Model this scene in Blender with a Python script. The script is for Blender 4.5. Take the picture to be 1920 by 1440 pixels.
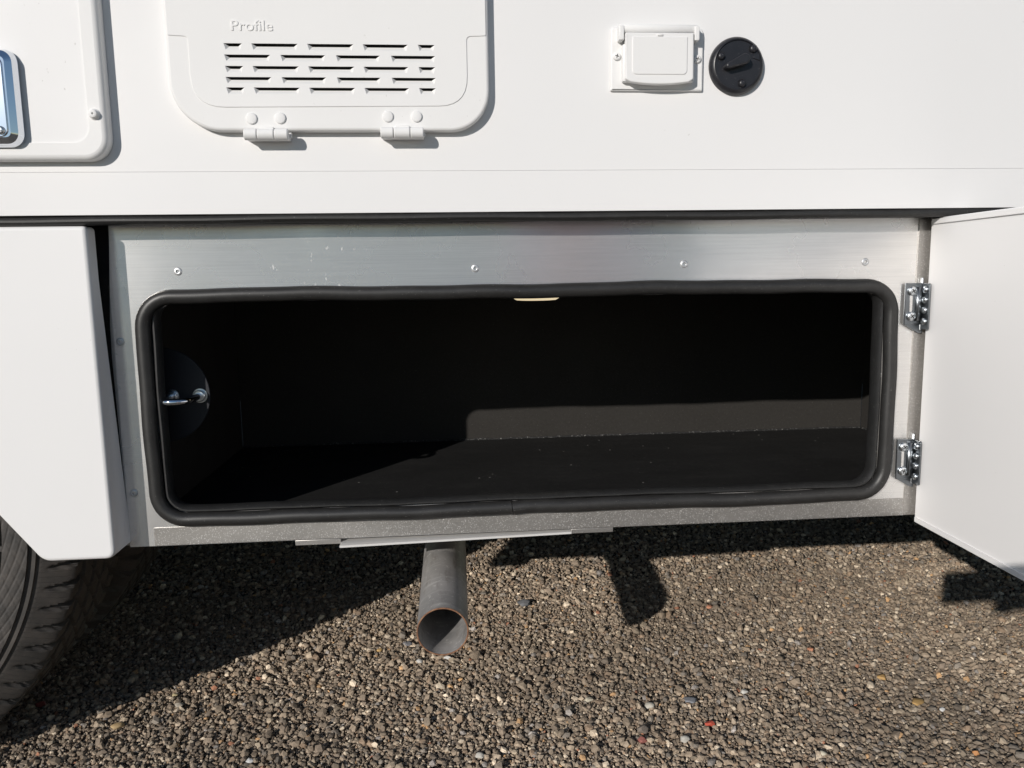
import bpy, bmesh, math, random
import numpy as np
from mathutils import Vector, Matrix
from mathutils.geometry import tessellate_polygon
R = math.radians
for o in list(bpy.data.objects): bpy.data.objects.remove(o)
sc = bpy.context.scene
COL = sc.collection
random.seed(7)
rng = np.random.default_rng(11)

# ---------------------------------------------------------------- camera
# the wall of the vehicle is the plane Y=0 (X along it, Z up, ground at Z=0); the camera squats 0.95 m in front of it
def look(yaw, pitch, roll):
    y, p, r = R(yaw), R(pitch), R(roll)
    f = Vector((math.sin(y)*math.cos(p), math.cos(y)*math.cos(p), -math.sin(p)))
    rt = f.cross(Vector((0, 0, 1))).normalized(); up = rt.cross(f)
    r2 = rt*math.cos(r) - up*math.sin(r); u2 = up*math.cos(r) + rt*math.sin(r)
    return Matrix((r2, u2, -f)).transposed()
cam = bpy.data.cameras.new('camera'); co = bpy.data.objects.new('camera', cam); COL.objects.link(co)
cam.sensor_width = 36; cam.lens = 1440/1920*36; cam.clip_start = 0.0005*10; cam.clip_end = 800
co.matrix_world = Matrix.Translation((0, -.95, .69)) @ look(4.579, 7.815, .8816).to_4x4()
sc.camera = co

# ---------------------------------------------------------------- sky, sun, exposure
SUN = Vector((.715, 1, -.43)).normalized()            # the way the light travels
w = bpy.data.worlds.new('World'); sc.world = w; w.use_nodes = True
nt = w.node_tree; sky = nt.nodes.new('ShaderNodeTexSky'); sky.sky_type = 'NISHITA'; sky.sun_disc = False
sky.sun_elevation = math.asin(-SUN.z); sky.sun_rotation = math.atan2(-SUN.x, -SUN.y)
sky.air_density = 1.0; sky.dust_density = .05; sky.ozone_density = 2.2
bg = nt.nodes['Background']; bg.inputs[1].default_value = .068
nt.links.new(sky.outputs[0], bg.inputs[0])
sl = bpy.data.lights.new('sun', 'SUN'); sl.energy = 3.6; sl.angle = R(.53); sl.color = (1, .945, .885)
so = bpy.data.objects.new('sun', sl); COL.objects.link(so)
so.rotation_euler = SUN.to_track_quat('-Z', 'Y').to_euler(); so.location = (-3, -4, 4)
vs = sc.view_settings
vs.view_transform = 'Standard'; vs.look = 'None'; vs.exposure = 0; vs.gamma = 1; vs.use_curve_mapping = False

# ---------------------------------------------------------------- materials
def mat(name, col, rough=.5, metal=0, **k):
    m = bpy.data.materials.new(name); m.use_nodes = True
    b = m.node_tree.nodes['Principled BSDF']
    b.inputs['Base Color'].default_value = (*col, 1); b.inputs['Roughness'].default_value = rough
    b.inputs['Metallic'].default_value = metal
    for a, v in k.items(): b.inputs[a.replace('_', ' ')].default_value = v
    m['b'] = 1
    return m
class G:
    """short node-graph helper"""
    def __init__(s, m): s.t = m.node_tree; s.b = s.t.nodes['Principled BSDF']
    def n(s, typ, ins=(), **k):
        x = s.t.nodes.new('ShaderNode'+typ)
        for a, v in k.items(): setattr(x, a, v)
        for a, v in (ins.items() if isinstance(ins, dict) else enumerate(ins)):
            if v is None: continue
            if hasattr(v, 'links'): s.t.links.new(v, x.inputs[a])
            else: x.inputs[a].default_value = v
        return x
    def obj(s, scale=(1, 1, 1)):
        c = s.n('TexCoord'); mp = s.n('Mapping', {'Vector': c.outputs['Object'], 'Scale': scale}); return mp.outputs[0]
    def noise(s, v, scale, detail=3, rough=.5): return s.n('TexNoise', {'Vector': v, 'Scale': scale, 'Detail': detail, 'Roughness': rough}).outputs[0]
    def ramp(s, f, stops):
        r = s.n('ValToRGB', {0: f}); e = r.color_ramp.elements
        while len(e) < len(stops): e.new(.5)
        for i, (p, c) in enumerate(stops): e[i].position = p; e[i].color = (*c, 1) if len(c) == 3 else c
        return r.outputs[0]
    def mix(s, f, a, b):
        x = s.n('Mix', data_type='RGBA')
        for i, v in ((0, f), (6, a), (7, b)):
            if hasattr(v, 'links'): s.t.links.new(v, x.inputs[i])
            else: x.inputs[i].default_value = v if i == 0 else (*v, 1)
        return x.outputs[2]
    def rng(s, f, a, b, c, d): return s.n('MapRange', {0: f, 1: a, 2: b, 3: c, 4: d}).outputs[0]
    def set(s, name, sock): s.t.links.new(sock, s.b.inputs[name])
    def bump(s, h, strength=.3, dist=.001):
        s.set('Normal', s.n('Bump', {'Height': h, 'Strength': strength, 'Distance': dist}).outputs[0])

def white_paint(name, base, rough):
    m = mat(name, base, rough, Specular_IOR_Level=.32); g = G(m); v = g.obj()
    n = g.noise(v, 3.2, 4); sp = g.noise(v, 170, 1); sp2 = g.noise(v, 4, 2)
    c = g.mix(g.rng(n, .35, .7, 0, 1), base, tuple(x*.982 for x in base))
    dust = g.n('Math', {0: g.rng(sp, .765, .80, 0, .35), 1: g.rng(sp2, .5, .62, 0, 1)}, operation='MULTIPLY').outputs[0]
    g.set('Base Color', g.mix(dust, c, (.33, .31, .28)))
    g.set('Roughness', g.rng(n, .3, .7, rough*.85, rough*1.2))
    g.bump(g.noise(v, 22, 2), .04, .001)
    return m
M = {}
M['white'] = white_paint('white_body_paint', (.79, .785, .78), .5)
M['white_trim'] = white_paint('white_moulded_plastic', (.79, .785, .775), .55)
M['white_door'] = white_paint('white_door_skin', (.91, .90, .895), .45)

def metal_sheet(name, base, r0, r1, speck=0.0, streak=(1.2, 1.2, 90)):
    m = mat(name, base, r0, 1); g = G(m); v = g.obj(); s = g.obj(streak)
    fine = g.noise(s, 9, 5, .65); big = g.noise(v, 5, 4, .6); sm = g.noise(g.obj((1, 1, 2.5)), 14, 5, .7)
    c = g.mix(g.rng(fine, .3, .7, 0, 1), tuple(x*.91 for x in base), tuple(min(1, x*1.04) for x in base))
    c = g.mix(g.rng(sm, .58, .85, 0, .35), c, (.66, .66, .65))
    if speck:
        vo = g.n('TexVoronoi', {'Vector': v, 'Scale': 560, 'Randomness': 1}); d = g.n('TexVoronoi', {'Vector': v, 'Scale': 900})
        bright = g.n('Math', {0: g.rng(vo.outputs[0], .22, .38, 1, 0), 1: g.rng(vo.outputs['Color'], .50, .72, 0, speck)}, operation='MULTIPLY').outputs[0]
        c = g.mix(g.rng(d.outputs['Color'], 0, 1, 0, .35), c, tuple(x*.55 for x in base))
        c = g.mix(bright, c, (.95, .95, .93))
        g.set('Metallic', g.rng(bright, 0, 1, .8, .2))
    else:
        # dried splashes and scuffs of a white film left on the sheet
        sp = g.noise(g.obj((1.6, 1, .7)), 120, 3, .6); wh = g.noise(v, 6.5, 2)
        k = g.n('Math', {0: g.rng(sp, .645, .70, 0, .6), 1: g.rng(wh, .52, .62, 0, 1)}, operation='MULTIPLY').outputs[0]
        c = g.mix(k, c, (.9, .9, .88)); g.set('Metallic', g.rng(k, 0, 1, .79, .2))
    g.set('Base Color', c); g.set('Roughness', g.rng(big, .3, .72, r0, r1)); g.bump(fine, .04, .0006)
    if not speck:
        g.b.inputs['Anisotropic'].default_value = .9
        g.set('Tangent', g.n('CombineXYZ', [0, 0, 1]).outputs[0])
    return m
M['alu'] = metal_sheet('brushed_aluminium', (.85, .835, .815), .22, .32)
M['galv'] = metal_sheet('galvanised_steel', (.50, .48, .455), .36, .5, .55, (6, 6, 30))
M['zinc'] = mat('zinc_plating', (.70, .73, .75), .3, 1)
M['dull_alu'] = mat('dull_aluminium', (.74, .73, .71), .5, .25)
M['hinge_steel'] = mat('hinge_steel', (.22, .235, .25), .32, 1)
M['chrome'] = mat('chrome', (.80, .83, .88), .08, 1)
M['satin'] = mat('satin_chrome', (.62, .67, .75), .14, 1)
M['dark_steel'] = mat('painted_dark_steel', (.008, .009, .013), .6)
M['hole'] = mat('socket_shade_black', (.01, .01, .01), .7)  # near-black painted in for the shade of rivet bores and screw crosses

def rubber(name, base, rough, scale=60, dust=.25):
    m = mat(name, base, rough); g = G(m); v = g.obj()
    n = g.noise(v, scale, 4, .6); f = g.noise(v, 700, 1); b = g.noise(v, 7, 3)
    c = g.mix(g.rng(n, .3, .75, 0, dust), base, tuple(x*2.3+.015 for x in base))
    c = g.mix(g.rng(f, .73, .78, 0, .5), c, (.35, .34, .32))
    g.set('Base Color', c); g.set('Roughness', g.rng(b, .3, .7, rough*.85, min(1, rough*1.2))); g.bump(f, .12, .0004)
    return m
M['gasket'] = rubber('black_foam_rubber', (.018, .0175, .017), .44)
M['gasket_lip'] = rubber('ribbed_gasket_rubber', (.016, .016, .016), .5)
M['trim'] = rubber('black_rubber_trim', (.018, .0175, .017), .5)
M['liner'] = rubber('black_liner_board', (.029, .027, .0245), .85, 200, .15)
M['floor_liner'] = rubber('black_vinyl_floor', (.015, .015, .015), .7, 120, .15)
for k_ in ('liner', 'floor_liner'): M[k_].node_tree.nodes['Principled BSDF'].inputs['Specular IOR Level'].default_value = .2
M['plastic'] = rubber('black_moulded_plastic', (.014, .014, .017), .34, 40, .3)
m = mat('dusty_sealant', (.015, .015, .015), .8); g = G(m); M['sealant'] = m
g.set('Base Color', g.ramp(g.noise(g.obj(), 260, 3, .7), [(.5, (.012, .012, .012)), (.62, (.05, .05, .048)), (.72, (.30, .29, .27))]))
m = M['floor_liner']; g = G(m); v = g.obj(); vo = g.n('TexVoronoi', {'Vector': v, 'Scale': 46})
fl = g.n('Math', [g.rng(vo.outputs[0], .05, .085, 1, 0), g.rng(vo.outputs['Color'], .68, .72, 0, .7)], operation='MULTIPLY').outputs[0]
sm = g.noise(g.obj((1, 3, 1)), 9, 5, .7)
old = g.b.inputs['Base Color'].links[0].from_socket
c = g.mix(g.rng(sm, .5, .8, 0, .35), old, (.045, .044, .042)); g.set('Base Color', g.mix(fl, c, (.45, .44, .42)))
M['under'] = mat('underbody_coating_and_gap_black', (.015, .015, .015), .8)
M['lamp'] = mat('lamp_lens', (.85, .8, .68), .4, Emission_Color=(1, .82, .52, 1), Emission_Strength=.75)
M['fabric_blue'] = mat('grey_jacket', (.56, .47, .50), .9); M['skin'] = mat('skin', (.45, .28, .2), .55)
M['phone'] = mat('phone_body', (.02, .02, .025), .2)

m = mat('tyre_rubber', (.035, .032, .029), .62); g = G(m); v = g.obj(); M['tyre'] = m
sep = g.n('SeparateXYZ', [v]); ang = g.n('Math', [sep.outputs[2], sep.outputs[0]], operation='ARCTAN2').outputs[0]
rad = g.n('VectorMath', [g.n('VectorMath', [v, (1, 0, 1)], operation='MULTIPLY').outputs[0]], operation='LENGTH').outputs['Value']
def fx(op, a, b): return g.n('Math', [a, b], operation=op).outputs[0]
q1 = g.n('Math', [fx('ADD', fx('MULTIPLY', ang, 44), fx('MULTIPLY', rad, 210))], operation='SINE').outputs[0]
q2 = g.n('Math', [fx('SUBTRACT', fx('MULTIPLY', ang, 30), fx('MULTIPLY', rad, 330))], operation='SINE').outputs[0]
side = g.rng(rad, .367, .369, 1, 0)
quilt = fx('MULTIPLY', fx('ADD', g.n('Math', [q1, 6.0], operation='POWER').outputs[0], g.n('Math', [q2, 8.0], operation='POWER').outputs[0]), side)
nn = g.noise(v, 26, 5, .65); nf = g.noise(v, 400, 2)
sip = g.n('Math', [fx('MULTIPLY', ang, 320)], operation='SINE').outputs[0]
sip = fx('MULTIPLY', g.rng(sip, .86, .97, 0, 1), g.rng(rad, .379, .381, 0, 1))
c = g.mix(g.rng(nn, .35, .75, 0, 1), (.040, .038, .036), (.086, .076, .068))
c = g.mix(g.rng(nf, .66, .75, 0, .35), c, (.16, .13, .10))
g.set('Base Color', c)
g.bump(fx('SUBTRACT', fx('ADD', fx('MULTIPLY', quilt, -.5), fx('MULTIPLY', nf, .15)), fx('MULTIPLY', sip, .8)), .7, .0012)

m = mat('raw_exhaust_steel', (.36, .345, .33), .48, .25); g = G(m); v = g.obj(); M['exhaust'] = m
n1 = g.noise(v, 12, 5, .65); n2 = g.noise(g.obj((40, 6, 40)), 3, 4, .6); n3 = g.noise(v, 160, 3, .7)
c = g.mix(g.rng(n1, .35, .7, 0, 1), (.27, .265, .26), (.47, .45, .43))
sc_ = g.noise(g.obj((10, 60, 10)), 2.2, 4, .7); c = g.mix(g.rng(n2, .52, .72, 0, .6), c, (.20, .175, .15)); c = g.mix(g.rng(sc_, .56, .70, 0, .55), c, (.66, .65, .63)); c = g.mix(g.rng(n3, .60, .70, 0, .6), c, (.72, .70, .66))
g.set('Base Color', c); g.set('Roughness', g.rng(n1, .3, .7, .38, .6)); g.bump(n3, .08, .0005)
m = mat('rusty_pipe_edge', (.25, .10, .045), .85); g = G(m); v = g.obj(); M['rust'] = m
g.set('Base Color', g.ramp(g.noise(v, 130, 4, .7), [(.3, (.10, .06, .045)), (.5, (.22, .105, .055)), (.65, (.30, .18, .11)), (.78, (.42, .38, .33))]))

m = mat('asphalt_ground', (.06, .055, .05), .9); g = G(m); v = g.obj(); M['ground'] = m
vo = g.n('TexVoronoi', {'Vector': v, 'Scale': 120}); big = g.noise(v, 1.1, 3); fine = g.noise(v, 300, 3)
chip = g.ramp(vo.outputs['Color'], [(0, (.05, .045, .04)), (.5, (.15, .13, .105)), (.85, (.22, .19, .155)), (1, (.36, .31, .24))])
c = g.mix(g.rng(vo.outputs[0], .35, .6, 0, 1), chip, (.035, .032, .03)); c = g.mix(g.rng(big, .4, .7, 0, .25), c, (.10, .09, .075))
g.set('Base Color', c); g.bump(g.n('Math', [g.rng(vo.outputs[0], 0, .6, 1, 0), fx('MULTIPLY', fine, .3)], operation='ADD').outputs[0], .9, .004)
m = mat('gravel_stone', (.2, .18, .15), .85); g = G(m); M['stone'] = m
at = g.n('Attribute', attribute_name='stone_colour'); v = g.obj()
n = g.noise(v, 420, 3, .6)
g.set('Base Color', g.mix(g.rng(n, .3, .7, 0, .45), at.outputs[0], (.10, .085, .07))); g.bump(n, .3, .0006)

# ---------------------------------------------------------------- mesh helpers
def obj(name, me, m, parent=None, loc=(0, 0, 0), rot=(0, 0, 0)):
    o = bpy.data.objects.new(name, me); COL.objects.link(o)
    if m is not None and not me.materials: me.materials.append(m)
    o.location = loc; o.rotation_euler = rot; o.parent = parent
    return o
def tag(o, label, cat, group=None):
    o['label'] = label; o['category'] = cat
    if group: o['group'] = group
    return o
def flat_caps(me):
    # large axis-aligned faces stay flat so that bevel normals do not bleed across them
    for p in me.polygons:
        if p.area > 4e-5 and max(abs(q) for q in p.normal) > .99995: p.use_smooth = False
        elif abs(p.normal.y) > .99995 and len(p.vertices) == 3: p.use_smooth = False
def mesh(name, V, F, smooth=35, recalc=True):
    me = bpy.data.meshes.new(name); me.from_pydata([tuple(p) for p in V], [], F)
    if recalc:
        bm = bmesh.new(); bm.from_mesh(me); bmesh.ops.remove_doubles(bm, verts=bm.verts, dist=1e-6)
        bmesh.ops.recalc_face_normals(bm, faces=bm.faces); bm.to_mesh(me); bm.free()
    if smooth:
        for p in me.polygons: p.use_smooth = True
        me.set_sharp_from_angle(angle=R(smooth))
    flat_caps(me); me.update(); return me
def rrect(x0, x1, z0, z1, r, n=8):
    rs = r if isinstance(r, (tuple, list)) else (r,)*4     # bl, br, tr, tl
    P = []
    for (cx, cz, a, q) in ((x0+rs[0], z0+rs[0], 180, rs[0]), (x1-rs[1], z0+rs[1], 270, rs[1]), (x1-rs[2], z1-rs[2], 0, rs[2]), (x0+rs[3], z1-rs[3], 90, rs[3])):
        k = n if q > 1e-5 else 0
        for i in range(k+1):
            t = R(a+(90*i/k if k else 0)); P.append((cx+q*math.cos(t), cz+q*math.sin(t)))
    return P
def fillet(P, rad, n=6):
    """round the corners of a polygon; rad is one number or one per corner"""
    out = []; L = len(P)
    for i, p in enumerate(P):
        r = rad[i] if isinstance(rad, (list, tuple)) else rad
        a = Vector(P[i-1])-Vector(p); b = Vector(P[(i+1) % L])-Vector(p)
        if r < 1e-6: out.append(tuple(p)); continue
        la, lb = a.length, b.length; a.normalize(); b.normalize()
        h = a.angle(b)/2; d = min(r/math.tan(h), la*.49, lb*.49)
        p0 = Vector(p)+a*d; p1 = Vector(p)+b*d
        for k in range(n+1):
            t = k/n; q = p0*(1-t)**2+Vector(p)*2*t*(1-t)+p1*t*t; out.append((q.x, q.y))
    return out
def area(P): return sum(P[i-1][0]*P[i][1]-P[i][0]*P[i-1][1] for i in range(len(P)))/2
def inset(P, d):
    s = 1 if area(P) > 0 else -1; out = []; L = len(P)
    for i in range(L):
        a, p, b = Vector(P[i-1]), Vector(P[i]), Vector(P[(i+1) % L])
        e1 = (p-a).normalized() if (p-a).length > 1e-9 else (b-p).normalized()
        e2 = (b-p).normalized() if (b-p).length > 1e-9 else e1
        n1 = Vector((-e1.y, e1.x))*s; n2 = Vector((-e2.y, e2.x))*s
        m_ = n1+n2; m_ = m_.normalized() if m_.length > 1e-6 else n1
        out.append(tuple(p+m_*(d/max(.35, m_.dot(n1)))))
    return out
def slab_mesh(name, P, yf, yb, bev=0, holes=(), steps=3, back=True, smooth=35):
    """a plate in the XZ plane, face at y=yf (towards -Y), rounded front edge, holes cut through"""
    if area(P) < 0: P = P[::-1]
    V = []; F = []; n = len(P)
    rings = [(P, yb)]
    if bev > 0:
        for k in range(steps+1):
            t = math.pi/2*k/steps
            rings.append((inset(P, bev*(1-math.cos(t))) if k else P, yf+bev*(1-math.sin(t))))
    else: rings.append((P, yf))
    for Q, y in rings: V += [(x, y, z) for x, z in Q]
    for k in range(len(rings)-1):
        for i in range(n):
            j = (i+1) % n; F.append((k*n+i, k*n+j, (k+1)*n+j, (k+1)*n+i))
    front = rings[-1][0]; fb = (len(rings)-1)*n
    loops = [front]+[h for h in holes]
    idx = list(range(fb, fb+n)); hb = []
    for h in holes:
        s = len(V); V += [(x, yf, z) for x, z in h]; V += [(x, yb, z) for x, z in h]; hb.append(s)
        idx += list(range(s, s+len(h)))
        for i in range(len(h)):
            j = (i+1) % len(h); F.append((s+i, s+j, s+len(h)+j, s+len(h)+i))
    for t in tessellate_polygon([[Vector((x, z, 0)) for x, z in L] for L in loops]): F.append(tuple(idx[i] for i in t))
    if back:
        idx = list(range(n))
        for h, s in zip(holes, hb): idx += list(range(s+len(h), s+2*len(h)))
        for t in tessellate_polygon([[Vector((x, z, 0)) for x, z in L] for L in [P]+list(holes)]): F.append(tuple(idx[i] for i in t))
    return mesh(name, V, F, smooth)
def slab(name, P, yf, yb, m, parent=None, bev=0, holes=(), **k): return obj(name, slab_mesh(name, P, yf, yb, bev, holes, **k), m, parent)
def box_mesh(name, x0, x1, y0, y1, z0, z1, bev=0, seg=2):
    bm = bmesh.new(); bmesh.ops.create_cube(bm, size=1)
    for v_ in bm.verts: v_.co = Vector(((x0+x1)/2+v_.co.x*(x1-x0), (y0+y1)/2+v_.co.y*(y1-y0), (z0+z1)/2+v_.co.z*(z1-z0)))
    if bev: bmesh.ops.bevel(bm, geom=bm.edges[:], offset=bev, segments=seg, profile=.5, affect='EDGES')
    me = bpy.data.meshes.new(name); bm.to_mesh(me); bm.free()
    for p in me.polygons: p.use_smooth = True
    me.set_sharp_from_angle(angle=R(35)); flat_caps(me); return me
def box(name, x0, x1, y0, y1, z0, z1, m, parent=None, bev=0): return obj(name, box_mesh(name, x0, x1, y0, y1, z0, z1, bev), m, parent)
def lathe_mesh(name, prof, n=24, smooth=35, arc=None):
    """prof: (radius, height) pairs turned about the Y axis; height points towards -Y"""
    V = []; F = []
    for r, h in prof:
        for i in range(n):
            a = 2*math.pi*i/n; V.append((r*math.cos(a), -h, r*math.sin(a)))
    for k in range(len(prof)-1):
        for i in range(n):
            j = (i+1) % n; F.append((k*n+i, k*n+j, (k+1)*n+j, (k+1)*n+i))
    if prof[-1][0] > 1e-6: F.append(tuple(range((len(prof)-1)*n, len(prof)*n)))
    return mesh(name, V, F, smooth)
def sweep_mesh(name, path, prof, closed=True, up=None, caps=True, smooth=50):
    """path: 3-D points; prof: (a, b) offsets along the in-plane normal and -Y, or a radius"""
    if not isinstance(prof, (list, tuple)): prof = [(prof*math.cos(2*math.pi*k/12), prof*math.sin(2*math.pi*k/12)) for k in range(12)]
    V = []; F = []; L = len(path); k = len(prof); up = Vector(up or (0, -1, 0))
    for i, p in enumerate(path):
        a = path[i-1] if closed or i else path[i]; b = path[(i+1) % L] if closed or i < L-1 else path[i]
        t = (Vector(b)-Vector(a)).normalized(); nrm = t.cross(up).normalized(); bn = nrm.cross(t).normalized()
        V += [Vector(p)+nrm*u+bn*v_ for u, v_ in prof]
    for i in range(L if closed else L-1):
        j = (i+1) % L
        for s in range(k):
            e = (s+1) % k; F.append((i*k+s, i*k+e, j*k+e, j*k+s))
    if not closed and caps: F += [tuple(range(k)), tuple(range((L-1)*k, L*k))]
    return mesh(name, V, F, smooth)
def copy(o, loc=None, parent=None, name=None):
    c_ = o.copy(); COL.objects.link(c_)
    if loc is not None: c_.location = loc
    if parent is not None: c_.parent = parent
    return c_

# fasteners (shared meshes)
RIVET = lathe_mesh('rivet', [(.0001, -.001), (.0052, -.001), (.0051, .0003), (.0042, .0009), (.0028, .0012), (.0021, .0012), (.0018, .0008), (.0017, -.0006), (.0001, -.0006)], 20, 60)
M['rivet_alu'] = mat('rivet_aluminium', (.66, .67, .68), .4, .7)
RIVET.materials.append(M['rivet_alu']); RIVET.materials.append(M['hole'])
for p in RIVET.polygons:
    if math.hypot(p.center.x, p.center.z) < .00178 and p.center.y > -.0008: p.material_index = 1  # bore faces coloured dark to stand for the shade inside
def pan_head(name, r, h, m, cross=True):
    me = lathe_mesh(name, [(r, -.001), (r, h*.35), (r*.93, h*.62), (r*.72, h*.88), (r*.42, h), (.0001, h*1.02)], 20, 60)
    me.materials.append(m)
    if cross:
        me.materials.append(M['hole']); bm = bmesh.new(); bm.from_mesh(me)
        for a in (0, 90):
            g_ = bmesh.ops.create_cube(bm, size=1, matrix=Matrix.Translation((0, -h*.86, 0)) @ Matrix.Rotation(R(a+12), 4, 'Y') @ Matrix.Diagonal((r*.95, h*.42, r*.17, 1)))  # solid dark bars stand in for a shaded cross recess
            for v_ in g_['verts']:
                for f_ in v_.link_faces: f_.material_index = 1
        bm.to_mesh(me); bm.free()
    return me

# ================================================================ THE GROUND
def gmesh():
    V = [(-300, -300, 0), (300, -300, 0), (300, 300, 0), (-300, 300, 0)]
    return mesh('ground', V, [(0, 1, 2, 3)], 0)
gr = obj('ground', gmesh(), M['ground']); gr['kind'] = 'structure'

# ================================================================ THE MOTORHOME
van = bpy.data.objects.new('motorhome', None); COL.objects.link(van); van.empty_display_size = .3
tag(van, 'white motorhome with a black-lined side storage compartment standing open', 'motorhome')
XL, XR = -3.4, 3.4
box('side_wall', XL, XR, 0, .034, .8193, 3.05, M['white'], van, .0005)
box('lower_wall_panel', XL, XR, -.0005, .012, .7705, .8191, M['white'], van, .0005)
box('body_shell', XL+.01, XR-.01, .036, 2.34, .80, 3.02, M['white'], van, .03)
box('underbody', XL+.05, XR-.05, .66, 2.30, .56, .79, M['under'], van)
box('chassis_rail', XL+.3, XR-.3, .98, 1.05, .40, .56, M['under'], van)
box('chassis_rail', XL+.3, XR-.3, 1.75, 1.82, .40, .56, M['under'], van)
# rubber trim under the lip of the wall: a rounded strip with a little waviness
path = [(XL+(XR-XL)*i/260, .006, .7648+.0006*math.sin(i*.21)+.0004*math.sin(i*.77+1)) for i in range(261)]
prof = [(.0054*math.cos(a)*1.0, .0080*math.sin(a)) for a in [2*math.pi*k/14 for k in range(14)]]
obj('rubber_trim', sweep_mesh('rubber_trim', path, prof, False), M['trim'], van)
box('trim_backing', XL, XR, .016, .036, .7612, .7988, M['under'], van)

# --- skirts beside the wheel and behind the compartment
arch = [(-.420, .7585), (-.420, .3535), (-.5055, .3535), (-.577, .4476), (-.665, .575), (-.78, .672), (-.95, .710), (-1.12, .672), (-1.24, .575), (-1.34, .44), (-1.40, .3535), (XL+.1, .3535), (XL+.1, .7585)]
rad_ = [.006, .012, .022, .05, .08, .1, .15, .1, .08, .05, .03, .01, .006]
P = fillet(arch, rad_, 6)
me = slab_mesh('wheel_skirt', P, 0, .022, .0045, steps=4)
obj('wheel_skirt', me, M['white'], van)
# the return flange of the skirt runs deeper towards its foot
V = [(-.4225, .004, .752), (-.4225, .023, .752), (-.4165, .042, .362), (-.4215, .004, .358), (-.425, .004, .752), (-.425, .023, .752), (-.425, .042, .362), (-.425, .004, .358)]
obj('skirt_flange', mesh('skirt_flange', V, [(0, 1, 2, 3), (4, 5, 6, 7), (0, 1, 5, 4), (1, 2, 6, 5), (2, 3, 7, 6), (3, 0, 4, 7)], 0), M['white'], van)
box('gap_shade_box', -.48, -.4165, .050, .060, .366, .79, M['under'], van)  # dark box added so the gap between skirt and frame looks black
slab('rear_skirt', rrect(.700, XR-.1, .3535, .7585, .006), 0, .03, M['white'], van, .0045)
# wheel housing
V = []; F = []
for i in range(25):
    a = math.pi*i/24
    for y in (.036, .655): V.append((-.955+.52*math.cos(a), y, .36+.40*math.sin(a)))
for i in range(24): F.append((2*i, 2*i+1, 2*i+3, 2*i+2))
obj('wheel_housing', mesh('wheel_housing', V, F), M['under'], van)

# --- storage compartment ------------------------------------------------------------------
AY = .040                                               # face of the aluminium frame
GX0, GX1, GZ0, GZ1 = -.3775, .5890, .3890, .6745        # centre line of the gasket bulb
hole = rrect(GX0+.008, GX1-.008, GZ0+.008, GZ1-.008, .034, 8)
frame = slab('storage_compartment', [(-.4175, .3545), (.6405, .3545), (.6405, .785), (-.4105, .785), (-.4115, .745), (-.4190, .640), (-.4200, .600)], AY, AY+.0025, M['alu'], van, 0, [hole])
frame['label'] = 'open storage compartment with bare aluminium face and black lining'
slab('sill_strip', rrect(-.3865, .6225, .3550, .3795, .0015, 3), AY-.0009, AY-.0002, M['galv'], frame, .0006)
slab('hinge_post', rrect(.6235, .6415, .3550, .7600, .001, 3), AY-.0014, AY-.0002, M['galv'], frame, .0005)
# the lining: floor, back, sides and ceiling boards, wider than the opening
BX0, BX1, BZ0, BZ1, BY = -.415, .862, .366, .700, .585
box('floor_panel', BX0, BX1, AY+.004, BY, .360, BZ0, M['floor_liner'], frame)
box('back_panel', BX0, BX1, BY+.0005, BY+.012, .360, BZ1, M['liner'], frame)
box('side_panel', BX0-.012, BX0-.0005, AY+.004, BY, .360, BZ1, M['liner'], frame)
box('side_panel', BX1+.0005, BX1+.012, AY+.004, BY, .360, BZ1, M['liner'], frame)
box('ceiling_panel', BX0, BX1, AY+.004, BY, BZ1+.0005, BZ1+.012, M['liner'], frame)
box('outer_casing', BX0-.02, .90, AY+.004, BY+.03, .3555, .3592, M['galv'], frame)
def bead(name, a, b, r, n=90):
    P_ = [Vector(a).lerp(Vector(b), i/n)+Vector((0, random.uniform(-.3, .3)*r, random.uniform(-.35, .35)*r)) for i in range(n+1)]
    return obj(name, sweep_mesh(name, P_, [(r*math.cos(t)*1.0, r*math.sin(t)) for t in [math.pi/3*k for k in range(6)]], False, up=(0, 0, 1)), M['sealant'], frame)
bead('sealant_bead', (BX0, BY-.001, BZ0+.001), (BX1, BY-.001, BZ0+.001), .0026, 160)
bead('sealant_bead', (BX1-.001, AY+.01, BZ0+.001), (BX1-.001, BY, BZ0+.001), .0022)
# gasket: bulb and inner clip, swept with the small waviness of hand-fitted rubber
def loop_path(x0, x1, z0, z1, r, y, amp, n=300, start=.0):
    base = rrect(x0, x1, z0, z1, r, 14); pts = []; L = len(base)
    seg = [math.dist(base[i], base[(i+1) % L]) for i in range(L)]; tot = sum(seg)
    for k in range(n):
        d = (start+k/n) % 1*tot; i = 0
        while d > seg[i] and i < L-1: d -= seg[i]; i += 1
        t = d/seg[i] if seg[i] else 0; a, b = base[i], base[(i+1) % L]
        u = k/n*2*math.pi
        wob = amp*(math.sin(5*u+.4)+.6*math.sin(11*u+2)+.4*math.sin(23*u))
        x, z = a[0]+(b[0]-a[0])*t, a[1]+(b[1]-a[1])*t
        cx, cz = (x0+x1)/2, (z0+z1)/2
        on_h = abs(z-z0) < .02 or abs(z-z1) < .02
        pts.append((x+(0 if on_h else wob), y+amp*.5*math.sin(7*u), z+(wob if on_h else 0)))
    return pts
full = loop_path(GX0, GX1, GZ0, GZ1, .038, AY-.006, .0008, 420, .197)
full = full[:1]*0+full[1:]; d_ = Vector(full[0])-Vector(full[-1]); full[0] = tuple(Vector(full[-1])+d_.normalized()*.0012+Vector((0, 0, -.0012)))                                          # open at the butt joint on the lower run
bulb = [(.0092*math.cos(t), .0090*math.sin(t)) for t in [2*math.pi*k/18 for k in range(18)]]
obj('gasket', sweep_mesh('gasket', full, bulb, False), M['gasket'], frame)
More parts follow.
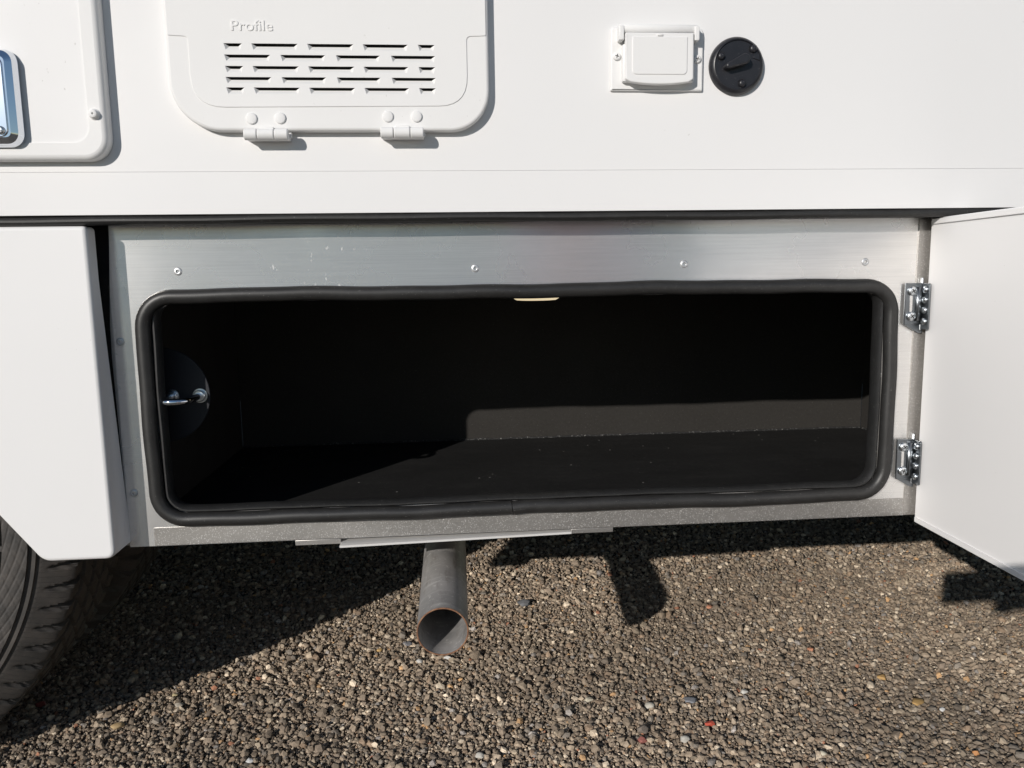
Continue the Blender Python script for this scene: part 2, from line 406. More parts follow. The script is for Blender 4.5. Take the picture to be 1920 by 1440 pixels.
lip = loop_path(GX0+.0125, GX1-.0130, GZ0+.0120, GZ1-.0030, .026, AY+.005, .0006, 300)
lprof = [(.0042*math.cos(t), .0115*math.sin(t)) for t in [2*math.pi*k/14 for k in range(14)]]
obj('gasket_clip', sweep_mesh('gasket_clip', lip, lprof, True), M['gasket_lip'], frame)
for x, z in ((-.3328, .705), (.0345, .7037), (.3064, .7054), (.5520, .7048), (-.4084, .6196), (-.4072, .4258)):
    obj('rivet', RIVET, None, frame, (x, AY, z), (0, random.uniform(0, 6), 0))
# drip rail and its two tabs under the sill
box('rail_tab', -.209, -.150, .040, .070, .3472, .3540, M['galv'], frame, .0005)
box('rail_tab', .1565, .2135, .040, .070, .3478, .3540, M['galv'], frame, .0005)
V = [(-.150, .026, .3465), (.1565, .038, .3482), (.1565, .070, .3482), (-.150, .070, .3465)]
V += [(x, y, z+.0028) for x, y, z in V]
obj('drip_rail', mesh('drip_rail', V, [(0, 1, 2, 3), (4, 5, 6, 7), (0, 1, 5, 4), (1, 2, 6, 5), (2, 3, 7, 6), (3, 0, 4, 7)], 0), M['dull_alu'], frame)
# striker: half-round plate with a U-bolt and two nuts
cx, cz, r_ = -.3835, .5438, .0637
half = [(cx, cz-r_)]+[(cx+r_*math.cos(R(-90+180*i/28)), cz+r_*math.sin(R(-90+180*i/28))) for i in range(1, 28)]+[(cx, cz+r_)]
slab('striker_plate', half, .090, .0935, M['dark_steel'], frame, .0008)
def u_path(y0, y1, xa, xb, z, n=10):
    r = (xb-xa)/2; P_ = [(xa, y0, z), (xa, y1+r, z)]
    P_ += [((xa+xb)/2-r*math.cos(math.pi*k/n), y1+r-r*math.sin(math.pi*k/n), z) for k in range(1, n)]
    return P_+[(xb, y1+r, z), (xb, y0, z)]
obj('striker_bolt', sweep_mesh('striker_bolt', u_path(.098, .034, -.3690, -.3325, .5424), .0044, False, up=(0, 0, 1)), M['chrome'], frame)
NUT = lathe_mesh('nut', [(.0095, -.001), (.0095, .0012), (.0062, .0013), (.0078, .0014), (.0078, .0060), (.0066, .0072), (.0046, .0073)], 24); NUT.materials.append(M['zinc'])
for x in (-.3690, -.3325): obj('nut', NUT, None, frame, (x, .090, .5424))
# puck lamp on the ceiling board
lm = lathe_mesh('ceiling_lamp', [(.040, 0), (.040, .032), (.0385, .0370), (.036, .0405), (.031, .0436), (.024, .0441), (.0001, .0446)], 40, 50)
obj('ceiling_lamp', lm, M['lamp'], frame, (.1360, .250, BZ1), (R(90), 0, 0))['label'] = 'round warm-white lamp under the compartment ceiling'

# --- compartment door, folded back past ninety degrees on its two hinges
DH = Vector((.6345, .030, 0)); da = R(1.5)
dm = rrect(0, 1.02, .3475, .7600, .0012, 3)                # in door space: x = distance from hinge, z = height
me = slab_mesh('compartment_door', dm, 0, .032, .0015)
door = obj('compartment_door', me, M['white_door'], van, DH, (0, 0, R(-90)-da))
door['label'] = 'white compartment door swung open on the right'
box('edge_lip', .0035, 1.015, -.0022, -.0004, .3490, .3560, M['white_door'], door, .0006)
box('edge_lip', .0035, 1.015, -.0022, -.0004, .7520, .7588, M['white_door'], door, .0006)
lt = box('door_latch', .90, .985, -.012, .003, .50, .60, M['hinge_steel'], door, .003)
PAN = pan_head('screw', .0085*.78, .0040, M['zinc']); PAN2 = pan_head('screw', .0048, .0030, M['zinc'], False)
def hinge(z0, z1, tilt):
    h = box('door_hinge', .6065, .6300, .0335, .0368, z0, z1, M['hinge_steel'], van, .0008)
    h['label'] = 'zinc plated hinge, %s of two at the compartment door' % ('upper' if z0 > .5 else 'lower')
    zc = (z0+z1)/2; H = z1-z0
    # raised channel, knuckle pin, leaf on the door and its screws
    ch = [(.6205, .0335), (.6215, .0312), (.6270, .0300), (.6285, .0312), (.6285, .0335)]
    V = [(x, y, z) for z in (z0+.005, z1-.005) for x, y in ch]; k = len(ch)
    F = [(i, (i+1) % k, k+(i+1) % k, k+i) for i in range(k)]+[tuple(range(k)), tuple(range(k, 2*k))]
    obj('hinge_channel', mesh('hinge_channel', V, F, 20), M['hinge_steel'], h)
    obj('hinge_pin', lathe_mesh('hinge_pin', [(.0001, -.001), (.0022, -.001), (.0022, H+.012), (.0016, H+.013), (.0001, H+.013)], 14), M['zinc'], h, (.6305, .0362, z0-.006), (R(-90), 0, 0))
    slab_ = slab_mesh('door_leaf', rrect(-.006, .0125, z0-.006, z1-.0005, .003, 4), -.0048, -.0024, .0005)
    dl = obj('door_leaf', slab_, M['hinge_steel'], h, DH, (0, 0, R(-90)-da))
    for q in (.14, .385, .63, .90):
        p = Matrix.Rotation(R(-90)-da, 4, 'Z') @ Vector((.0035, -.0048, z1-H*q-.001))
        obj('screw', PAN2, None, h, Vector(DH)+p, (0, 0, R(-90)-da))
    for z in (z1-.0105, z0+.0115): obj('screw', PAN, None, h, (.6155, .0335, z), (0, random.uniform(0, 1.5), 0))
    box('slot_plate', .6125, .6165, .0325, .0336, zc-.012, zc+.012, M['alu'], h, .0004)
    V = [(.6085, .0345, z0), (.633, .0345, z0), (.633, .0345, z0-.012), (.627, .0345, z0-.011)]
    V += [(x, .0375, z) for x, y, z in V]
    obj('gusset', mesh('gusset', V, [(0, 1, 2, 3), (4, 5, 6, 7), (0, 1, 5, 4), (1, 2, 6, 5), (2, 3, 7, 6), (3, 0, 4, 7)], 0), M['hinge_steel'], h)
hinge(.6205, .6760, 0); hinge(.4085, .4640, 0)

# --- exhaust tail pipe ------------------------------------------------------------------
a0, a1 = Vector((-.0185, -.035, .2535)), Vector((-.0065, 1.30, .330))
ax = (a1-a0); L_ = ax.length
ro, ri = .0325, .0308
prof = [(ri, 0), (ri, -L_), (ro, -L_), (ro, -.0006)]
V = []; F = []; n = 48
pm = lathe_mesh('exhaust_pipe', prof+[(ro, 0)], 56, 40)
# drop the end cap face so that the bore stays open
bm = bmesh.new(); bm.from_mesh(pm)
bmesh.ops.delete(bm, geom=[f for f in bm.faces if len(f.verts) > 10], context='FACES_ONLY'); bmesh.ops.recalc_face_normals(bm, faces=bm.faces); bm.to_mesh(pm); bm.free()
qr = Vector((0, 1, 0)).rotation_difference(ax.normalized())
ex = obj('exhaust_pipe', pm, M['exhaust'], van, a0, qr.to_euler())
rm = sweep_mesh('pipe_rim', [((ro+ri)/2*math.cos(2*math.pi*i/56), -.0002, (ro+ri)/2*math.sin(2*math.pi*i/56)) for i in range(56)], [(.0011*math.cos(t), .0010*math.sin(t)) for t in [2*math.pi*k/8 for k in range(8)]], True)
rr = bpy.data.objects.new('pipe_rim', rm); COL.objects.link(rr); rm.materials.append(M['rust']); rr.parent = ex

# --- access hatch at the left, with its latch -----------------------------------------------
HX1, HZ0 = -.3805, .8305
P = rrect(-.95, HX1, HZ0, 1.45, .026, 10)
ah = slab('access_hatch', P, -.0160, -.0006, M['white_trim'], van, .006, [rrect(-.93, HX1-.0190, HZ0+.0190, 1.43, .018, 8)[::-1]], steps=5)
ah['label'] = 'white access hatch with rounded corner and chrome latch'
slab('hatch_panel', rrect(-.935, HX1-.0140, HZ0+.0140, 1.435, .020, 8), -.0146, -.0005, M['white'], ah)
slab('latch_housing', rrect(-.585, -.4685, .8440, .9490, .015, 8), -.0285, -.0170, M['chrome'], ah, .0095, steps=2, smooth=20)
slab('latch_plate', rrect(-.575, -.4800, .8535, .9395, .009, 8), -.0298, -.0284, M['satin'], ah, .0010)
LS = pan_head('screw', .0046, .0026, M['zinc'])
for x, z in ((-.4875, .8605), (-.4875, .9325)): obj('screw', LS, None, ah, (x, -.0298, z))
BUMP = lathe_mesh('rivet', [(.0062, -.001), (.0062, .0018), (.0050, .0030), (.0042, .0062), (.0030, .0068), (.0012, .0066), (.0010, .0040), (.0001, .0040)], 18, 40)
obj('rivet', BUMP, M['white_trim'], ah, (-.3925, -.0150, .8805))

# --- vent hatch ---------------------------------------------------------------------------
YB, YP = -.0136, -.0145
vo_ = rrect(-.3100, .0535, .8630, 1.40, (.056, .046, .02, .02), 12)
odd = [(-.2463, -.2258), (-.2156, -.1638), (-.1534, -.1011), (-.0907, -.0393), (-.0280, -.0084)]
even = [(-.2464, -.1951), (-.1839, -.1336), (-.1216, -.0716), (-.0592, -.0081)]
rows = [(.9586, odd), (.9464, even), (.9341, odd), (.9221, even), (.9107, odd)]
SH = .0070
holes = []; spots = []
for z, xs in rows:
    for x0, x1 in xs:
        holes.append([(x0, z), (x0+.0022, z-SH), (x1-.0022, z-SH), (x1, z)]); spots.append((x0, x1, z))
vh = slab('vent_hatch', vo_, YB, -.0006, M['white_trim'], van, .0035, [rrect(-.270, .012, .895, .985, .004, 3)], steps=4)
vh['label'] = 'white vent hatch with rows of louvre slots and raised lettering'
slab('vent_shade_sheet', rrect(-.272, .014, .893, .987, .004, 3), -.0030, -.0008, M['under'], vh)  # black sheet added to stand in for the dark interior behind the slots
rp = [(-.3075, 1.385), (-.3075, .9665), (-.2855, .9655), (-.2855, .8885), (.0285, .8908), (.0285, .9680), (.0510, .9690), (.0510, 1.385)]
rr_ = [.01, .002, .005, .036, .034, .005, .002, .01]
slab('louvre_panel', fillet(rp, rr_, 7), YP, YB-.00005, M['white_trim'], vh, .0008, holes, steps=3)
def louvre(w_):
    a = .0052; dp = .0046
    V = [(0, 0, 0), (w_, 0, 0), (w_-.0022, 0, -SH), (.0022, 0, -SH), (a, dp, -.0022), (w_-a, dp, -.0022), (a, dp*1.15, -.0022), (w_-a, dp*1.15, -.0022)]
    return mesh('louvre', V, [(3, 2, 5, 4), (0, 3, 4), (1, 5, 2), (4, 5, 7, 6)], 25)
LM = {}
for x0, x1, z in spots:
    k = 'L' if x1-x0 > .04 else 'S'
    if k not in LM: LM[k] = louvre(.0514 if k == 'L' else .0203)
    o = obj('louvre', LM[k], M['white_trim'], vh, (x0, YP, z)); o.scale = ((x1-x0)/(.0514 if k == 'L' else .0203), 1, 1)
def lettering(name, body, size, x, y, z, depth, m, parent, sx=1.0, bev=.0002):
    cu = bpy.data.curves.new(name, 'FONT'); cu.body = body; cu.size = size; cu.extrude = depth; cu.bevel_depth = bev; cu.resolution_u = 4
    t = bpy.data.objects.new(name, cu); COL.objects.link(t); bpy.context.view_layer.update()
    me_ = bpy.data.meshes.new_from_object(t.evaluated_get(bpy.context.evaluated_depsgraph_get())); bpy.data.objects.remove(t)
    o = obj(name, me_, m, parent, (x, y, z), (R(90), 0, 0)); o.scale = (sx, 1, 1); return o
lettering('lettering', 'Profile', .0162, -.2378, YP-.0001, .9722, .0006, M['white_trim'], vh, 1.12, .00012)['label'] = 'raised lettering reading Profile'
HEAD = lathe_mesh('rivet', [(.0064, -.001), (.0064, .0004), (.0059, .0010), (.0050, .0013), (.0001, .0014)], 24, 60)
for x, z in ((-.2202, .8765), (-.1879, .8770), (-.0651, .8790), (-.0319, .8790)): obj('rivet', HEAD, M['white_trim'], vh, (x, YP, z))
def vent_hinge(xs, z):
    h = box('vent_hinge', xs[0]-.001, xs[3]+.001, -.0080, -.0008, z-.002, z+.006, M['white_trim'], van, .001)
    for i in range(3):
        V = []; F = []; n = 20; rr__ = .0064
        kn = lathe_mesh('knuckle', [(.0001, 0), (rr__-.0008, 0), (rr__, .0008), (rr__, xs[i+1]-xs[i]-.0015), (rr__-.0008, xs[i+1]-xs[i]-.0006), (.0001, xs[i+1]-xs[i]-.0006)], n, 40)
        obj('knuckle', kn, M['white_trim'], h, (xs[i], -.0185, z), (0, 0, R(90)))
    box('hinge_strap', xs[1]+.0012, xs[2]-.0012, -.0195, -.0125, z, z+.0085, M['white_trim'], h, .0008)
    box('hinge_foot', xs[0]+.0006, xs[3]-.0006, -.0150, -.0006, z-.0050, z+.0020, M['white_trim'], h, .0006)
    return h
vent_hinge((-.2282, -.2132, -.1940, -.1783), .8580)['label'] = 'left white hinge of the vent hatch'
vent_hinge((-.0736, -.0583, -.0392, -.0236), .8598)['label'] = 'right white hinge of the vent hatch'

# --- weatherproof outlet cover ----------------------------------------------------------------
oc = slab('outlet_cover', rrect(.1995, .3125, .9110, .9835, (.001, .002, .006, .004), 4), -.0045, -.0004, M['white_trim'], van, .0020, steps=3)
oc['label'] = 'white flip-up outlet cover beside the black round cap'
box('cover_box', .2122, .2990, -.0130, -.0040, .9195, .9625, M['white_trim'], oc, .0022)
lidp = [(.2145, .9735)]+[(.2145, .9215)]+[(.2145+.082*i/14, .9195-.0040*math.sin(math.pi*i/14)**.7) for i in range(1, 14)]+[(.2965, .9215), (.2965, .9735)]
slab('lid', fillet(lidp, [.001]+[.003]+[0]*13+[.003]+[.001], 4), -.0185, -.0120, M['white_trim'], oc, .0014, steps=3)
slab('lid_panel', rrect(.2222, .2885, .9262, .9690, (.005, .005, .001, .001), 5), -.0194, -.0184, M['white_trim'], oc, .0009)
rl = lathe_mesh('hinge_rail', [(.0001, 0), (.0048, 0), (.0052, .0006), (.0052, .0934), (.0048, .094), (.0001, .094)], 18, 40)
obj('hinge_rail', rl, M['white_trim'], oc, (.2080, -.0105, .9795), (0, 0, R(90)))
for x in (.2070, .2975): box('hinge_ear', x, x+.0062, -.0170, -.0040, .9655, .9822, M['white_trim'], oc, .0014)
box('lid_tab', .2520, .2585, -.0202, -.0180, .9695, .9722, M['white_trim'], oc, .0006)
OS = pan_head('screw', .0048, .0030, M['white_trim'])
for x, z in ((.2068, .9500), (.3048, .9475)): obj('screw', OS, None, oc, (x, -.0045, z))

# --- round black cap ----------------------------------------------------------------------------
cp = obj('inlet_cap', lathe_mesh('inlet_cap', [(.0336, 0), (.0336, .0035), (.0322, .0065), (.0296, .0090), (.0288, .0092), (.0284, .0078), (.0280, .0074), (.0001, .0074)], 64, 30), M['plastic'], van, (.3540, -.0004, .9405))
cp['label'] = 'round black plastic cap with turn lever and three screws'
cp_s = lathe_mesh('screw', [(.0058, -.001), (.0058, .0006), (.0050, .0006), (.0046, .0002), (.0044, .0022), (.0036, .0034), (.0022, .0040), (.0001, .0041)], 18, 50)
for x, z in ((.3331, .9503), (.3722, .9590), (.3596, .9192)): obj('screw', cp_s, M['plastic'], cp, (x-.3540, -.0072, z-.9405))
lev = []
for t in range(0, 181, 15): a = R(t-90+22); lev.append((.0055+.0062*math.cos(a), .0048+.0062*math.sin(a)))
lev += [(-.0145+.0035*math.cos(R(t+90+22)), -.0030+.0035*math.sin(R(t+90+22))) for t in range(0, 181, 30)]
slab('lever', lev, -.0185, -.0070, M['plastic'], cp, .0022, steps=3)
slab('pointer', [(.0170, .0085), (.0270, .0050), (.0262, .0140)], -.0086, -.0070, M['plastic'], cp, .0006)

# --- dual rear wheels -----------------------------------------------------------------------------
def tyre_mesh():
    W = .235; R0 = .4165; LUG = 80
    side = [(.262, .040), (.275, .022), (.295, .008), (.320, .001), (.345, .001), (.366, .005), (.3660, .0085), (.3700, .0105), (.3704, .0085), (.3750, .0092), (.3756, .0122), (.3780, .0135)]
    tread = [(R0-.0385*(1-t/.13)**1.25 if t < .13 else R0+.002*(t-.13), .0130+t*(W-.026)) for t in np.concatenate([np.linspace(.004, .13, 16), np.linspace(.14, .5, 28)])]
    half = side+[(float(r), float(y)) for r, y in tread]
    prof = half+[(r, W-y) for r, y in half[-2::-1]]
    N = LUG*12; th = np.linspace(0, 2*np.pi, N, endpoint=False)
    pr = np.array(prof); r = np.repeat(pr[:, 0][:, None], N, 1); y = np.repeat(pr[:, 1][:, None], N, 1)
    T = np.repeat(th[None, :], len(prof), 0)
    def ss(x, a, b): t = np.clip((x-a)/(b-a), 0, 1); return t*t*(3-2*t)
    dep = np.zeros_like(r)
    for y0, zz in ((.064, .0012), (.099, .002), (.136, .002), (.171, .0012)):
        yy = y0+zz*np.sign(np.sin(T*LUG/2))
        dep = np.maximum(dep, .0085*(1-ss(abs(y-yy), .0028, .0045)))
    for sgn in (0, 1):
        ys = y if sgn == 0 else W-y
        ph = (T*LUG/(2*np.pi)+(0.37 if sgn else 0)-(ys-.02)*11) % 1
        wdt = .05+.06*ss(ys, .018, .04)
        m_ = (1-ss(abs(ph-.5), wdt, wdt+.06))*ss(ys, .016, .024)*(1-ss(ys, .062, .064))
        dep = np.maximum(dep, .0125*m_*(.35+.65*ss(ys, .018, .036)))
    ph = (T*LUG/(2*np.pi)+y*28) % 1
    dep = np.maximum(dep, .004*(1-ss(abs(ph-.5), .04, .09))*ss(y, .062, .066)*(1-ss(y, .17, .174)))
    r = r-dep*(r > .3782)
    X = r*np.cos(T); Z = r*np.sin(T)
    Z = np.maximum(Z, -.3805-.0*X)
    V = np.stack([X, y, Z], -1).reshape(-1, 3); K = len(prof)
    i = np.arange(K-1)[:, None]*N+np.arange(N)[None, :]; j = np.arange(K-1)[:, None]*N+(np.arange(N)[None, :]+1) % N
    F = np.stack([i, j, j+N, i+N], -1).reshape(-1, 4)
    me_ = bpy.data.meshes.new('tyre'); me_.from_pydata(V.tolist(), [], F.tolist())
    for p in me_.polygons: p.use_smooth = True
    me_.set_sharp_from_angle(angle=R(38)); me_.update(); return me_
TY = tyre_mesh(); TY.materials.append(M['tyre'])
RIM = lathe_mesh('rim', [(.270, -.20), (.268, -.045), (.262, -.036), (.255, -.040), (.248, -.09), (.16, -.10), (.09, -.085), (.08, -.03), (.06, -.02), (.0001, -.018)], 48, 30); RIM.materials.append(M['satin'])
def pad_mesh(a0_, a1_, r0, r1):
    V = []; F = []; n = 10
    for i in range(n+1):
        a = R(a0_+(a1_-a0_)*i/n)
        for rr2, yy in ((r0, .0016), (r0+.002, -.0012), (r1-.002, -.0012), (r1, .0016)): V.append((rr2*math.cos(a), yy, rr2*math.sin(a)))
    for i in range(n):
        for k in range(3): F.append((i*4+k, i*4+k+1, i*4+k+5, i*4+k+4))
    F += [(0, 1, 2, 3), tuple(n*4+k for k in range(4))]
    return mesh('sidewall_block', V, F, 20)
WX, WZ = -.937, .382
for k, y in enumerate((.088, .362)):
    wh = bpy.data.objects.new('wheel', RIM); COL.objects.link(wh); wh.parent = van; wh.location = (WX, y, WZ)
    wh['label'] = ('outer' if k == 0 else 'inner')+' wheel of the dual rear pair'
    ty = obj('tyre', TY, None, wh)
    if k == 0:
        for a in range(-60, 60, 9): obj('sidewall_block', pad_mesh(a, a+7.6, .308, .336), M['tyre'], wh)
box('axle', -1.02, -.89, .62, 1.8, .31, .44, M['under'], van, .03)
for y in (1.90,): pass

# ================================================================ GRAVEL (one mass of stones)
def ico():
    t = (1+5**.5)/2
    V = np.array([(-1, t, 0), (1, t, 0), (-1, -t, 0), (1, -t, 0), (0, -1, t), (0, 1, t), (0, -1, -t), (0, 1, -t), (t, 0, -1), (t, 0, 1), (-t, 0, -1), (-t, 0, 1)], float)/math.hypot(1, t)
    F = np.array([(0, 11, 5), (0, 5, 1), (0, 1, 7), (0, 7, 10), (0, 10, 11), (1, 5, 9), (5, 11, 4), (11, 10, 2), (10, 7, 6), (7, 1, 8), (3, 9, 4), (3, 4, 2), (3, 2, 6), (3, 6, 8), (3, 8, 9), (4, 9, 5), (2, 4, 11), (6, 2, 10), (8, 6, 7), (9, 8, 1)])
    return V, F
IV, IF = ico()
OV = np.array([(1, 0, 0), (0, 1, 0), (-1, 0, 0), (0, -1, 0), (0, 0, 1), (0, 0, -1)], float); OF = np.array([(0, 1, 4), (1, 2, 4), (2, 3, 4), (3, 0, 4), (1, 0, 5), (2, 1, 5), (3, 2, 5), (0, 3, 5)])
def stone_colours(n):
    pal = np.array([(.215, .185, .150), (.255, .220, .178), (.175, .150, .125), (.29, .255, .21), (.20, .190, .175), (.33, .295, .24), (.235, .185, .14), (.14, .125, .108), (.50, .46, .39), (.40, .27, .15), (.34, .17, .11), (.26, .26, .265)])
    pal = pal*np.array([1.18, 1.07, .95])*1.27
    pr = np.array([.20, .18, .15, .12, .07, .08, .08, .05, .065, .012, .004, .018]); pr = pr/pr.sum()
    return pal[rng.choice(len(pal), n, p=pr)]*rng.uniform(.62, 1.42, (n, 1))
def jitter(x0, x1, y0, y1, s):
    gx, gy = np.meshgrid(np.arange(x0, x1, s), np.arange(y0, y1, s)); n = gx.size
    return gx.ravel()+rng.uniform(-.5, .5, n)*s, gy.ravel()+rng.uniform(-.5, .5, n)*s
def stones(TV, TF, x, y, r, zf):
    n = len(x); k = len(TV)
    q = rng.normal(size=(n, 4)); q /= np.linalg.norm(q, axis=1)[:, None]; a, b, c_, d = q.T
    Rm = np.stack([1-2*(c_*c_+d*d), 2*(b*c_-a*d), 2*(b*d+a*c_), 2*(b*c_+a*d), 1-2*(b*b+d*d), 2*(c_*d-a*b), 2*(b*d-a*c_), 2*(c_*d+a*b), 1-2*(b*b+c_*c_)], 1).reshape(n, 3, 3)
    P_ = TV[None]*rng.uniform(.72, 1.28, (n, k, 1))
    P_ = P_*np.stack([rng.uniform(.85, 1.35, n), rng.uniform(.8, 1.15, n), rng.uniform(.55, .95, n)], 1)[:, None, :]
    P_ = np.einsum('nij,nkj->nki', Rm, P_)*r[:, None, None]
    P_[:, :, 2] *= .84
    P_ += np.stack([x, y, zf*r], 1)[:, None, :]
    return P_.reshape(-1, 3), (TF[None]+np.arange(n)[:, None, None]*k).reshape(-1, 3), np.repeat(stone_colours(n)*(1+.10*np.sin(x*5.3+1.7*np.sin(y*4.1))+.08*np.sin(y*9.1+2*np.sin(x*6.7)))[:, None], k, 0)
parts = []
X0, X1, Y0, Y1 = -1.0, 1.75, -.22, 1.40
x, y = jitter(X0, X1, Y0, Y1, .0069); r = np.clip(rng.lognormal(math.log(.0034), .32, len(x)), .0019, .0082); parts.append(stones(IV, IF, x, y, r, rng.uniform(.15, .95, len(x))))
x, y = jitter(-.78, 1.2, -.06, .72, .0052); r = rng.uniform(.0018, .0032, len(x)); parts.append(stones(OV, OF, x, y, r, rng.uniform(.3, 1.2, len(x))))
x, y = jitter(X0, X1, Y0, Y1, .05); r = rng.uniform(.0050, .0078, len(x)); parts.append(stones(IV, IF, x, y, r, rng.uniform(.25, .5, len(x))))
def big_mesh(name, parts):
    off = 0; VV, FF, CC = [], [], []
    for v_, f_, c_ in parts: VV.append(v_); FF.append(f_+off); CC.append(c_); off += len(v_)
    VV, FF, CC = np.concatenate(VV), np.concatenate(FF), np.concatenate(CC)
    me_ = bpy.data.meshes.new(name); me_.vertices.add(len(VV)); me_.vertices.foreach_set('co', VV.astype(np.float32).ravel())
    me_.loops.add(FF.size); me_.loops.foreach_set('vertex_index', FF.astype(np.int32).ravel())
    me_.polygons.add(len(FF)); me_.polygons.foreach_set('loop_start', np.arange(0, FF.size, 3, dtype=np.int32)); me_.polygons.foreach_set('loop_total', np.full(len(FF), 3, np.int32))
    at_ = me_.attributes.new('stone_colour', 'FLOAT_COLOR', 'POINT'); at_.data.foreach_set('color', np.c_[CC, np.ones(len(CC))].astype(np.float32).ravel())
    me_.attributes.new('sharp_face', 'BOOLEAN', 'FACE').data.foreach_set('value', np.ones(len(FF), bool))
    me_.update(); me_.validate(); return me_
gv = obj('gravel', big_mesh('gravel', parts), M['stone']); gv['kind'] = 'stuff'
gv['label'] = 'brown and grey crushed stone surface under the motorhome'; gv['category'] = 'gravel'

# loose pebbles that stand out
def pebble(x, y, size, col, label, flat=.6, seed=0):
    rg = np.random.default_rng(seed+50); bm = bmesh.new(); bmesh.ops.create_icosphere(bm, subdivisions=3, radius=1)
    ph = rg.uniform(0, 6, 6)
    for v_ in bm.verts:
        c_ = v_.co; k = 1+.14*math.sin(2.3*c_.x+ph[0])+.12*math.sin(2.9*c_.y+ph[1])+.10*math.sin(3.1*c_.z+ph[2])+rg.uniform(-.035, .035)
        v_.co = c_*k
    for q in range(9):                                     # knock flats off it, as on a crushed stone
        nv = Vector(rg.normal(size=3)).normalized(); dd = rg.uniform(.62, .85)
        for v_ in bm.verts:
            h_ = v_.co.dot(nv)
            if h_ > dd: v_.co -= nv*(h_-dd)
    for v_ in bm.verts: v_.co = Vector((v_.co.x*1.3, v_.co.y*.95, v_.co.z*flat*1.1))*size/2
    me_ = bpy.data.meshes.new('pebble'); bm.to_mesh(me_); bm.free()
    for p in me_.polygons: p.use_smooth = True
    me_.set_sharp_from_angle(angle=R(28))
    key = 'pebble_%s' % str(col)
    if key not in M:
        m_ = mat('pebble_stone', col, .75); g_ = G(m_); n_ = g_.noise(g_.obj(), 160, 4, .65)
        g_.set('Base Color', g_.mix(g_.rng(n_, .35, .7, 0, .5), col, tuple(q*.7 for q in col))); g_.bump(n_, .2, .0006); M[key] = m_
    o = obj('pebble', me_, M[key], None, (x, y, .004+size*flat*.28), (0, 0, rg.uniform(-.7, .7)))
    tag(o, label, 'pebble', 'loose pebbles on the gravel')
PEBBLES = [
    (0.142, 0.592, 0.0262, (0.22, 0.225, 0.235), 'flat blue-grey pebble on lit gravel right of the exhaust pipe', 0.55, 13),
    (0.385, 0.124, 0.0125, (0.55, 0.1, 0.06), 'bright red stone chip on the gravel in the lower right', 0.60, 71),
    (0.270, 0.092, 0.0128, (0.42, 0.16, 0.13), 'pinkish red stone chip just below a brown pebble', 0.70, 40),
    (0.277, 0.116, 0.0174, (0.24, 0.2, 0.165), 'large brown pebble just above the pinkish red chip', 0.70, 41),
    (0.333, 0.087, 0.0142, (0.66, 0.63, 0.56), 'chunky white stone with a dark shadow, below the red chip', 0.70, 23),
    (0.373, 0.190, 0.0186, (0.25, 0.26, 0.28), 'flat slate-grey chip level with the cream pebbles, lower right', 0.40, 32),
    (0.471, 0.207, 0.0111, (0.7, 0.68, 0.62), 'small white angular chip right of the slate-grey chip', 0.60, 37),
    (0.733, 0.147, 0.0199, (0.52, 0.33, 0.13), 'elongated orange chip on the gravel at the right', 0.40, 70),
    (0.720, 0.228, 0.0147, (0.5, 0.31, 0.12), 'oval orange pebble above and left of the long orange chip', 0.50, 3),
    (0.736, 0.013, 0.0089, (0.55, 0.26, 0.1), 'round orange pebble in the bottom right corner', 0.70, 82),
    (0.520, 0.034, 0.0103, (0.68, 0.62, 0.48), 'cream oval pebble standing near the bottom edge at the right', 0.70, 88),
    (0.760, 0.124, 0.0083, (0.74, 0.73, 0.7), 'small bright white chip just right of the long orange chip', 0.70, 20),
    (0.303, 0.181, 0.0153, (0.66, 0.62, 0.53), 'cream pebble left of the slate-grey chip', 0.50, 52),
    (0.211, 0.211, 0.0133, (0.64, 0.58, 0.45), 'pale yellow pebble under the tip of the exhaust shadow', 0.50, 37),
    (0.255, 0.224, 0.0103, (0.56, 0.34, 0.17), 'small orange pebble right of the pale yellow one', 0.60, 84),
    (0.028, 0.080, 0.0117, (0.66, 0.63, 0.56), 'white pebble at the bottom edge below the exhaust pipe', 0.60, 28),
    (-0.018, 0.377, 0.0122, (0.68, 0.66, 0.62), 'white chip directly below the exhaust pipe mouth', 0.60, 65),
    (-0.070, 0.371, 0.0138, (0.66, 0.64, 0.6), 'pale chip below and left of the exhaust pipe mouth', 0.50, 11),
    (-0.096, 0.442, 0.0181, (0.2, 0.2, 0.215), 'slate-grey chip touching the left side of the pipe mouth', 0.40, 85),
    (-0.147, 0.420, 0.0098, (0.58, 0.38, 0.16), 'orange chip left of the exhaust pipe mouth', 0.70, 32),
    (-0.534, 0.214, 0.0164, (0.5, 0.36, 0.19), 'tan pebble on lit gravel near the tyre shadow edge', 0.50, 26),
    (-0.458, 0.268, 0.0125, (0.58, 0.52, 0.43), 'pale stone just below the tyre shadow edge', 0.50, 45),
    (-0.476, 0.300, 0.0088, (0.58, 0.48, 0.28), 'small yellow stone right at the tyre shadow edge', 0.70, 37),
    (-0.304, 0.103, 0.0089, (0.7, 0.69, 0.67), 'square white chip at the bottom edge on the left', 0.80, 80),
    (-0.687, 0.294, 0.0157, (0.22, 0.05, 0.04), 'dark red chip in the shadow beside the tyre', 0.40, 79),
]
for a in PEBBLES: pebble(*a)

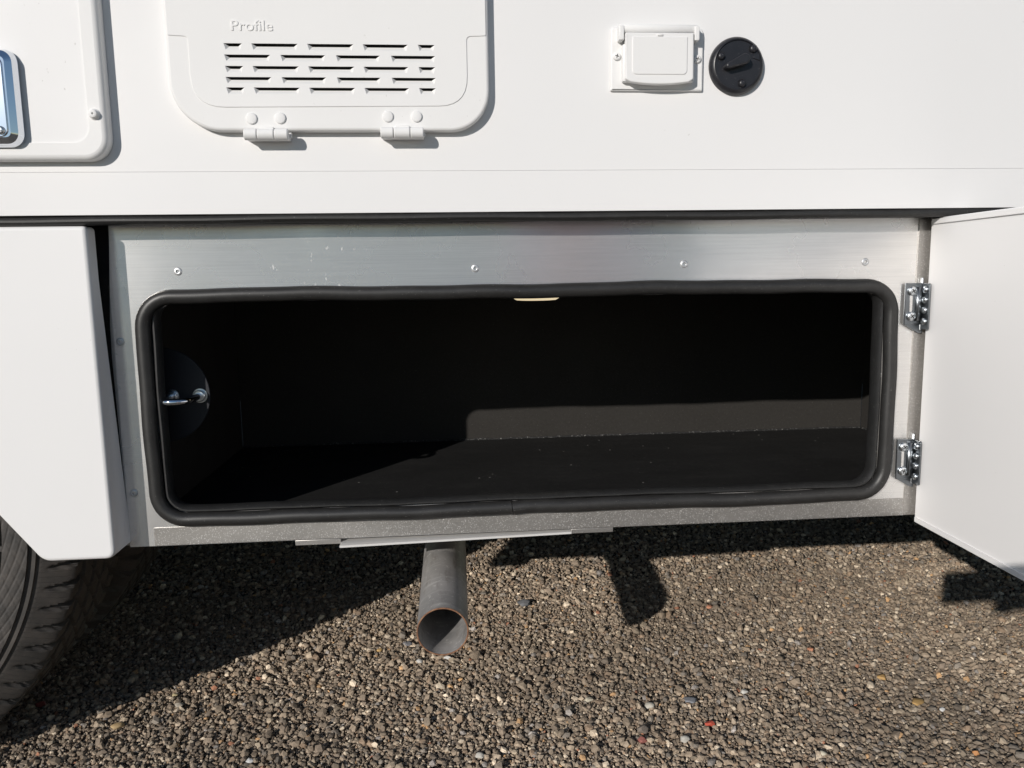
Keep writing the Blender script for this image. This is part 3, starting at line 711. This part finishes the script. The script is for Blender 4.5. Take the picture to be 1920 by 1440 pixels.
# ================================================================ the photographer's phone and the hand behind it (out of view; they cast the shadow at the door's foot)
ph = box('phone', -.036, .122, -.9610, -.9525, .627, .7005, M['phone'], None, .004)
tag(ph, 'dark phone held level in front of the open compartment, behind the camera', 'phone')
def skin_body(name, V, E_, rad, m):
    me_ = bpy.data.meshes.new(name); me_.from_pydata(V, E_, []); o = obj(name, me_, m)
    md = o.modifiers.new('skin', 'SKIN')
    for i, r in enumerate(rad): me_.skin_vertices[0].data[i].radius = (r, r)
    me_.skin_vertices[0].data[0].use_root = True
    s = o.modifiers.new('sub', 'SUBSURF'); s.levels = s.render_levels = 2
    return o
bv = [(.46, -1.62, .42), (.45, -1.58, .60), (.43, -1.50, .78), (.41, -1.45, .90), (.40, -1.42, .98), (.39, -1.38, 1.06), (.38, -1.36, 1.15),
      (.60, -1.48, .88), (.52, -1.28, .66), (.24, -1.08, .655), (.165, -.985, .645),
      (.24, -1.44, .88), (.26, -1.36, .62), (.34, -1.22, .50), (.37, -1.16, .47),
      (.58, -1.60, .40), (.60, -1.20, .46), (.60, -1.32, .09), (.60, -1.18, .045),
      (.36, -1.60, .40), (.34, -1.22, .40), (.36, -1.50, .09), (.36, -1.30, .045)]
be = [(0, 1), (1, 2), (2, 3), (3, 4), (4, 5), (5, 6), (3, 7), (7, 8), (8, 9), (9, 10), (3, 11), (11, 12), (12, 13), (13, 14), (0, 15), (15, 16), (16, 17), (17, 18), (0, 19), (19, 20), (20, 21), (21, 22)]
br = [.16, .16, .17, .14, .06, .095, .085, .075, .052, .036, .03, .075, .052, .036, .04, .1, .075, .05, .045, .1, .075, .05, .045]
ps = skin_body('person', bv, be, br, M['fabric_blue'])
tag(ps, 'person in grey clothes squatting behind the camera with the phone', 'person')
def finger(pts, rad, k):
    o = skin_body('hand', pts, [(i, i+1) for i in range(len(pts)-1)], rad, M['skin']); o.parent = ps; o.name = k; return o
finger([(.165, -.985, .645), (.135, -.968, .640), (.108, -.966, .634)], [.03, .028, .024], 'palm')
for i, z in enumerate((.690, .668, .646, .626)): finger([(.135, -.972, z-.01), (.126, -.950, z), (.105, -.9475, z), (.09, -.9478, z)], [.009, .0085, .008, .007], 'finger')
finger([(.14, -.975, .630), (.10, -.968, .618), (.068, -.966, .616)], [.012, .010, .009], 'thumb')
